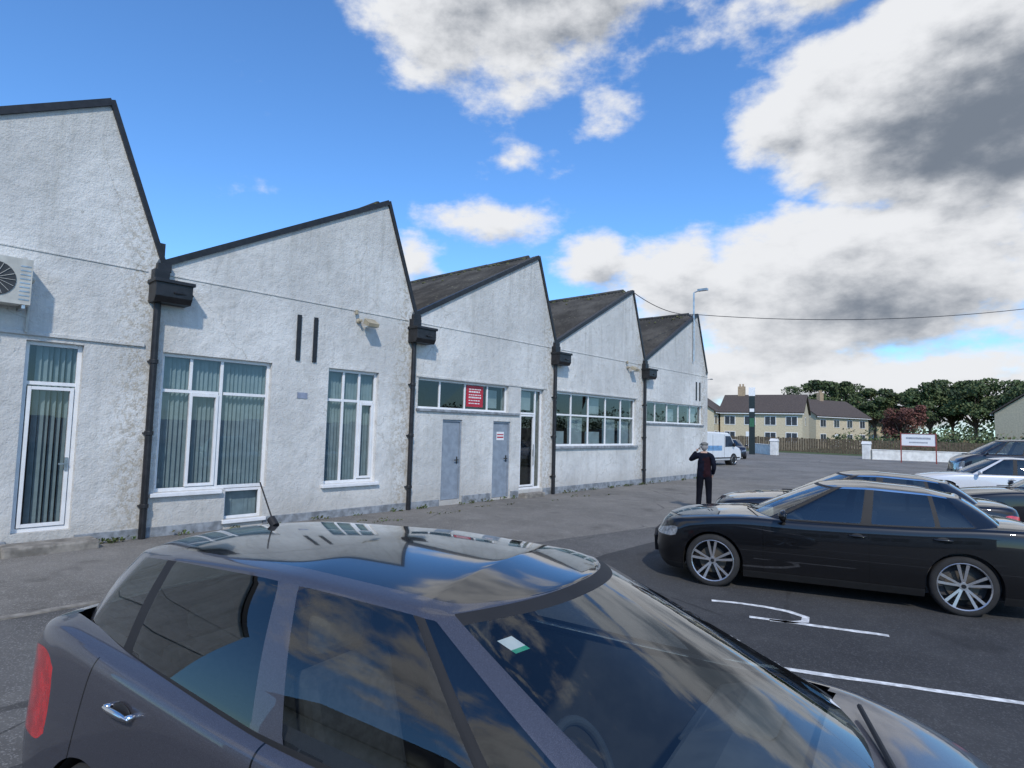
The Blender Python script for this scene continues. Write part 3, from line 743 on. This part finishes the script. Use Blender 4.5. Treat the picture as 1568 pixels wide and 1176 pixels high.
b=MB(); b.cyl((-1.45,0,1.44),(-1.49,0,1.475),.022,0,12); b.cyl((-1.47,0,1.46),(-1.60,0,1.66),.004,0,6); b.build("roof_aerial",[RUB],hc)
def onws(u,v,off=.014):
    bx=1.33-.30*(abs(v)/.7)**2*.8; tx=.335-.17*(abs(v)/.54)**2
    x=tx+(bx-tx)*u; z0=1.43-.065*(abs(v)/.56)**2; z1=.99
    bul=4*u*(1-u)*.025*1.6
    return (x+bul-off*.4,v,z0+(z1-z0)*u-off)
st=MB()
def sticker(u0,u1,v0,v1,mi): st.add([onws(u0,v0),onws(u0,v1),onws(u1,v1),onws(u1,v0)],[(0,1,2,3)],mi)
sticker(.08,.125,-.485,-.44,0); sticker(.125,.14,-.485,-.44,1)
sticker(.84,.92,.50,.58,2); sticker(.93,.975,.52,.60,0); 
st.build("windscreen_stickers",[WHITES,M("sticker_green",(.05,.35,.2),.5),M("sticker_blue",(.1,.3,.55),.5)],hc)
HEAD=math.pi+rad(18.6)
car("saloon_car",(-2.27,8.97,0),HEAD,SEDAN,BLACK,2)
car("saloon_car",(-2.65,11.75,0),HEAD,SEDAN,BLACK2,1)
car("estate_car",(-1.3,24.3,0),HEAD,ESTATE,SILVER,1)
car("estate_car",(.2,17.6,0),HEAD,ESTATE,BLACK2,1)
car("hatchback_car",(-1.3,35,0),HEAD,scaled(HATCH,1.1,1.35),NAVY,1)
car("hatchback_car",(1.2,40,0),HEAD+.1,scaled(HATCH,1.1,1.35),BLACK2,1)
car("hatchback_car",(-18.6,47.5,0),rad(-60),scaled(HATCH,1.0),NAVY,1)

# ------------------------------------------------------------ van
def van(loc,rz):
    root=empty("panel_van",loc,rz)
    b=MB(); prof=[(-2.4,.3),(2.3,.3),(2.42,.5),(2.40,.85),(2.2,1.05),(1.75,1.18),(1.15,1.85),(.9,1.98),(-2.3,2.05),(-2.42,1.95),(-2.45,.5)]
    b.prism(prof,-.9,.9,'y',0); b.build("body",[M("van_white_paint",(.70,.72,.74),.3,coat=1,var=.05)],root,bevel=.08)
    g=MB()
    for sg in (-1,1):
        g.prism([(1.6,1.15),(1.08,1.78),(.55,1.78),(.55,1.12)],sg*.885,sg*.912,'y',0)
        g.box(-2.3,2.2,sg*.895-.012,sg*.895+.012,.42,.5,1)
        g.box(.44,.455,sg*.9-.004,sg*.9+.004,.5,1.85,1); g.box(-.8,-.785,sg*.9-.004,sg*.9+.004,.5,1.85,1)
        g.box(2.30,2.43,sg*.72-.12,sg*.72+.12,.72,.92,2); g.box(-2.465,-2.43,sg*.84-.05,sg*.84+.05,.9,1.4,3)
        g.ell((1.35,sg*1.02,1.25),(.06,.1,.13),1)
        g.box(-1.6,.2,sg*.9-.003,sg*.9+.003,.9,1.2,4)
    g.prism([(1.82,1.14),(1.84,1.17),(1.18,1.88),(1.14,1.86)],-.8,.8,'y',0)
    g.box(2.40,2.435,-.5,.5,.5,.75,1)
    g.build("glass_and_trim",[M("van_glass",(.03,.05,.08),.06),RUB,LAMP,REDL,M("van_blue_lettering",(.15,.3,.5),.5)],root)
    for ax in (1.5,-1.5):
        for sg in (-1,1):
            wheel("wheel",root,ax,sg*.82,.33,.2,sg,'five')
            a=MB(); a.cyl((ax,sg*.5,.35),(ax,sg*.905,.35),.38,0,28); a.build("wheel_arch",[RUB],root)
van((-15.45,35.6,0),rad(81))

# ------------------------------------------------------------ man
SKIN=M("skin",(.48,.30,.22),.6,var=.1); NAVYC=M("navy_jacket",(.008,.010,.02),.9,var=.3,vs=12,bs=.4,bscale=14,spec=.1); MAR=M("maroon_jumper",(.022,.009,.013),.9,var=.3,vs=12,bs=.4,bscale=14,spec=.1)
TROU=M("dark_trousers",(.007,.008,.013),.9,var=.3,spec=.1); CAPM=M("grey_tweed_cap",(.16,.16,.15),.95,var=.3,vs=60); SHOE=M("black_shoe",(.012,.011,.01),.4); HAIR=M("grey_hair",(.3,.29,.28),.8)
def skinmesh(name,vs,es,rs,parent,mats,sub=2,root=0,mf=None):
    me=bpy.data.meshes.new(name); me.from_pydata(vs,es,[]); o=bpy.data.objects.new(name,me); col.objects.link(o)
    o.modifiers.new("k","SKIN")
    for i,r in enumerate(rs):
        sv=me.skin_vertices[0].data[i]; sv.radius=r if isinstance(r,tuple) else (r,r); sv.use_root=(i==root)
    s=o.modifiers.new("s","SUBSURF"); s.levels=sub; s.render_levels=sub
    apply_mods(o)
    for m in mats: o.data.materials.append(m)
    for p in o.data.polygons:
        p.use_smooth=True
        if mf: p.material_index=mf(p.center)
    o.parent=parent; return o
def man(loc,rz):
    root=empty("man",loc,rz)   # faces local +y
    V=[(0,0,.94),(0,-.01,1.10),(0,0,1.28),(0,-.01,1.42),(0,.0,1.51),
       (.10,-.01,1.40),(.19,-.01,1.385),(.24,-.05,1.12),(.20,.10,.93),
       (-.10,-.01,1.40),(-.19,0,1.385),(-.36,.10,1.26),(-.20,.11,1.50),
       (.095,0,.88),(.11,.02,.49),(.115,-.02,.10),(-.095,0,.88),(-.12,.03,.49),(-.14,.0,.10)]
    E=[(0,1),(1,2),(2,3),(3,4),(3,5),(5,6),(6,7),(7,8),(3,9),(9,10),(10,11),(11,12),(0,13),(13,14),(14,15),(0,16),(16,17),(17,18)]
    Rr=[(.17,.125),(.175,.13),(.185,.13),(.11,.09),.055,.09,.08,.062,.045,.09,.08,.062,.045,(.11,.11),.08,.066,(.11,.11),.08,.066]
    def mf(c):
        if c.z<.88: return 2
        if c.z>1.475 and abs(c.x)<.08: return 3
        if -.02<c.x<.15 and c.z<1.36: return 1
        return 0
    skinmesh("clothed_body",V,E,Rr,root,[NAVYC,MAR,TROU,SKIN],2,0,mf)
    h=MB()
    def hd(p):
        q=Vector(p)
        if q.y>0 and q.z<0: q.x*=1+q.z*.25
        if q.z<-.2: q.x*=1+(q.z+.2)*.35
        return q
    h.ell((0,.02,1.62),(.076,.098,.118),0,24,16,hd)
    h.ell((0,.118,1.61),(.014,.022,.024),0,10,8); h.ell((0,.108,1.565),(.026,.01,.007),3,10,6)
    for s in (-1,1):
        h.ell((s*.078,.01,1.615),(.012,.022,.032),0,10,8); h.ell((s*.03,.104,1.635),(.012,.008,.007),2,8,6); h.ell((s*.03,.107,1.635),(.005,.006,.005),4,8,6)
    h.ell((0,-.015,1.615),(.079,.09,.10),1,20,12,lambda p:Vector((p.x,min(p.y,.25),p.z)))
    h.ell((0,.01,1.685),(.098,.125,.055),5,24,12,lambda p:Vector((p.x,p.y,max(p.z,-.45))))
    h.ell((0,.10,1.672),(.072,.062,.012),5,18,8)
    h.build("head",[SKIN,HAIR,UPVC,M("lips",(.35,.15,.13),.6),SHOE,CAPM],root,smooth=True)
    s=MB()
    for x,y in ((.115,-.02),(-.14,0)):
        s.ell((x,y+.06,.045),(.048,.14,.05),0,16,10,lambda p:Vector((p.x,p.y,max(p.z,-.85) if p.y<.2 else max(p.z*.8,-.85))))
        s.cyl((x,y,.03),(x,y,.13),.05,0,12,.055)
    s.build("shoes",[SHOE],root,smooth=True)
    def hand(name,w,d,up,curl):
        w=Vector(w);d=Vector(d).normalized();up=Vector(up).normalized();sd_=d.cross(up)
        V=[w,w+d*.05,];E=[(0,1)];R_=[.026,.03]
        for i,(o,l) in enumerate(((-.027,.07),(-.009,.08),(.009,.075),(.027,.06))):
            k=len(V); V+= [w+d*.075+sd_*o, w+d*(.075+l*.5)+sd_*o*1.1+up*curl*.3, w+d*(.075+l*.75)+sd_*o*1.1+up*curl]; E+=[(1,k),(k,k+1),(k+1,k+2)]; R_+=[.0105,.009,.008]
        k=len(V); V+=[w+d*.03-sd_*.035+up*.005,w+d*.065-sd_*.05+up*.015]; E+=[(0,k),(k,k+1)]; R_+=[.012,.009]
        skinmesh(name,[tuple(v) for v in V],E,R_,root,[SKIN],1)
    hand("left_hand",(-.20,.11,1.50),(.55,-.15,.75),(.7,.1,-.5),.03)
    hand("right_hand",(.20,.10,.93),(-.15,.5,-.8),(-.9,0,.1),.025)
    p=MB(); p.box(-.115,-.10,-.0,.07,1.53,1.68); p.build("mobile_phone",[PLAST],root,bevel=.004)
man((-6.47,14.75,0),rad(20))

# ------------------------------------------------------------ background
CREAM=M("cream_pebbledash",(.56,.48,.34),.9,var=.12); TILE=M("brown_roof_tile",(.085,.065,.055),.85,var=.3,vs=8)
BRICK=M("chimney_brick",(.38,.28,.18),.9); WGL=M("house_pane",(.05,.06,.07),.1)
def house(loc,rz,L,Wd,H,RH,chim=(0,)):
    root=empty("semi_detached_house",loc,rz)
    b=MB(); b.box(-L/2,L/2,-Wd/2,Wd/2,0,H,0)
    b.prism([(-Wd/2+.02,H),(Wd/2-.02,H),(0,H+RH-.1)],-L/2+.02,L/2-.02,'x',0)
    for sg in (-1,1):
        b.prism([(sg*(Wd/2+.35),H-.18),(0,H+RH),(0,H+RH+.15),(sg*(Wd/2+.4),H-.05)],-L/2-.25,L/2+.25,'x',1)
        b.box(-L/2-.2,L/2+.2,sg*(Wd/2+.36)-.05,sg*(Wd/2+.36)+.05,H-.3,H-.2,4)
    for c in chim: b.box(c-.45,c+.45,-.3,.3,H+RH-.6,H+RH+1.3,2); b.cyl((c-.2,0,H+RH+1.3),(c-.2,0,H+RH+1.65),.11,2); b.cyl((c+.2,0,H+RH+1.3),(c+.2,0,H+RH+1.65),.11,2)
    for sg in (-1,1):
        for i in range(4):
            x=-L/2+L*(i+.5)/4
            for z in (1.0,H-1.75):
                if z<2 and i in(1,): b.box(x-.5,x+.5,sg*Wd/2-.03,sg*Wd/2+.03,.1,2.2,4); continue
                b.box(x-.7,x+.7,sg*Wd/2-.04,sg*Wd/2+.04,z,z+1.2,4); b.box(x-.62,x-.03,sg*(Wd/2)-.05,sg*(Wd/2)+.05,z+.08,z+1.12,3); b.box(x+.03,x+.62,sg*(Wd/2)-.05,sg*(Wd/2)+.05,z+.08,z+1.12,3)
    for sg in (-1,1): b.box(sg*L/2-.04,sg*L/2+.04,-1,-.1,H-1.7,H-.6,4); b.box(sg*L/2-.05,sg*L/2+.05,-.92,-.18,H-1.62,H-.68,3)
    b.build("house_shell",[CREAM,TILE,BRICK,WGL,UPVC],root)
house((-28.3,84,0),rad(10),10,8,4.8,2.3,(-3,))
house((-36.5,80,0),rad(100),8,7,4.8,2.5,(0,))
house((-26.5,104,0),rad(70),13,7.5,4.9,2.5,(0,))
house((-26.0,128,0),rad(70),13,7.5,4.9,2.5,(0,))
house((2.2,98,0),rad(65),14,8,5.2,2.6,(0,4))
house((-50,92,0),rad(10),12,8,5.0,2.6,(0,))
WW=M("whitewashed_wall",(.70,.69,.66),.85,var=.15,vs=3)
def wallseg(name,p,q,h,t,m,cap=False):
    p=Vector(p);q=Vector(q);d=(q-p); b=MB(); L=d.length; b.box(0,L,-t/2,t/2,-.05,h,0)
    if cap: b.box(-.03,L+.03,-t/2-.04,t/2+.04,h,h+.07,0)
    o=b.build(name,[m],bevel=.02); o.location=(p.x,p.y,0); o.rotation_euler=(0,0,math.atan2(d.y,d.x)); return o
wallseg("low_white_wall",(-22.5,63),(-19.2,58.8),.9,.25,WW,True)
wallseg("low_white_wall",(-11.2,60),(-1,64),.8,.25,WW,True)
for x,y in ((-18.9,58.6),(-11.6,60)):
    b=MB(); b.box(-.3,.3,-.3,.3,0,1.3); b.prism([(-.36,1.3),(.36,1.3),(.0,1.55)],-.36,.36,'x'); o=b.build("gate_pillar",[WW],bevel=.02); o.location=(x,y,0)
FEN=M("brown_fence_timber",(.12,.09,.06),.9,var=.4,vs=4)
b=MB()
for i in range(150):
    x=-30+i*.26; y=74+random.uniform(-.03,.03); b.box(x,x+.22,y,y+.04,0,1.6+random.uniform(-.08,.05))
b.build("timber_fence",[FEN])
wallseg("boundary_wall",(9,77),(40,70),1.7,.3,M("rough_stone_wall",(.22,.19,.15),.9,var=.4,vs=2,bs=.6))
sheet("grass_verge",[(-60,68),(60,68),(60,200),(-60,200)],.004,GRASS)
sg_=empty("banner_sign",(-7.3,56,0),rad(5))
b=MB(); b.box(-1.1,1.1,-.02,.02,1.35,2.25,0); b.box(-1.14,1.14,-.05,-.022,2.25,2.3,1); b.box(-1.14,1.14,-.05,-.022,1.3,1.35,1)
for x in (-1.13,1.13): b.box(x-.04,x+.04,-.06,.04,0,2.35,1)
b.box(-.8,.8,-.024,-.021,1.85,2.0,2); b.box(-.6,.6,-.024,-.021,1.55,1.65,2)
b.build("panel",[WHITES,M("faded_red_frame",(.25,.05,.04),.7),M("grey_print",(.35,.36,.4),.6)],sg_)
t_=empty("forecourt_totem_sign",(-20.6,57.6,0),rad(18))
b=MB(); b.box(-.26,.26,-.12,.12,0,5.5,0); b.box(-.28,.28,-.14,.14,5.5,6.3,1); b.box(-.2,.2,-.135,-.122,2.6,3.4,2); b.box(-.2,.2,-.135,-.122,4.0,4.3,1)
b.build("totem",[M("dark_sign_casing",(.012,.02,.02),.4),WHITES,M("green_panel",(.03,.12,.06),.4)],t_)
def lamp(loc,h,rz):
    r=empty("street_lamp",loc,rz); b=MB(); b.cyl((0,0,0),(0,0,h),.08,0,12,.04); b.cyl((0,0,h),(.9,0,h+.25),.03); b.ell((1.05,0,h+.25),(.3,.12,.07),0); b.build("lamp_post",[STEEL],r)
lamp((-30,68,0),8,1)
# trees
BARK=M("bark",(.13,.085,.06),.95,var=.4,vs=10)
LG=[M("leaf_dark",(.045,.065,.030),.8),M("leaf_mid",(.09,.125,.046),.8),M("leaf_light",(.12,.15,.06),.8)]
RG=[M("copper_dark",(.10,.036,.03),.8),M("copper_mid",(.17,.065,.05),.8),M("copper_light",(.21,.10,.07),.8)]
def tree(name,x,y,h,cr,trunk,clumps,mats,leaf=.2,dens=230,flatc=.55):
    root=empty(name,(x,y,0),random.uniform(0,6)); b=MB()
    b.cyl((0,0,-.2),(.1,.05,trunk),.28,0,10,.18)
    cl=[]
    for i in range(clumps):
        a=random.uniform(0,6.28); rd=cr*math.sqrt(random.random())*.8; s=random.uniform(.24,.42)*cr
        z=trunk+(h-trunk-s*flatc)*(.15+.85*random.random())*(1-.3*(rd/cr)**2)
        c=Vector((rd*math.cos(a),rd*math.sin(a),z)); cl.append((c,s))
        st=Vector((.1,.05,trunk*random.uniform(.75,1.0))); mid=st.lerp(c,.5)+Vector((0,0,-.3)); b.cyl(st,mid,.11,0,6,.07); b.cyl(mid,c,.07,0,5,.03)
    b.build("trunk_and_limbs",[BARK],root)
    l=MB()
    for c,s in cl:
        tone=random.choice([[0,0,1],[0,1,1],[1,1,2]])
        leaves(l,c,(s,s,s*flatc),dens,leaf,tone,.3)
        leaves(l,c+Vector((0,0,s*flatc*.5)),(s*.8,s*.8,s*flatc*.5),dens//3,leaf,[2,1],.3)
    l.build("crown",mats,root,recalc=False)
def polar(az,d): return d*math.sin(rad(az)),d*math.cos(rad(az))
for az,d,h,cr in ((-14.8,124,12.8,4.8),(-12.9,126,12.4,4.4),(-10.3,124,11.6,4.2),(-8.6,130,10.2,3.6),(-6.6,118,11.2,4.4),(-5.2,122,12.2,4.6),(-3.8,118,12,4.8),(-2.0,122,12.2,4.8),(.2,116,11,4.8),(3.0,118,12,5),(6.5,120,11.5,5)):
    x,y=polar(az,d); tree("pine_tree",x,y,h,cr,h*.38,24,LG,.22,250)
x,y=polar(-8.3,92); tree("copper_leaved_tree",x,y,6.8,2.9,1.6,20,RG,.14,220,.8)
SH=MB()
for i in range(100):
    az=random.uniform(-13,12); d=random.uniform(84,106); x,y=polar(az,d); s=random.uniform(.8,2.0); leaves(SH,(x,y,s*.7),(s*1.3,s,s),130,.17,random.choice([[0,1],[1,2],[0,1,3]]),.3)
SH.build("shrub_hedge",[LG[1],LG[2],LG[0],M("dry_shrub",(.16,.12,.06),.9)],recalc=False)
SH=MB()
for i in range(190):
    az=random.uniform(-45,50); d=random.uniform(150,185); x,y=polar(az,d); s=random.uniform(2.2,4.6); leaves(SH,(x,y,s*.8),(s*1.5,s,s),90,.4,[0,1,2],.3)
SH.build("distant_tree_line",LG,recalc=False)
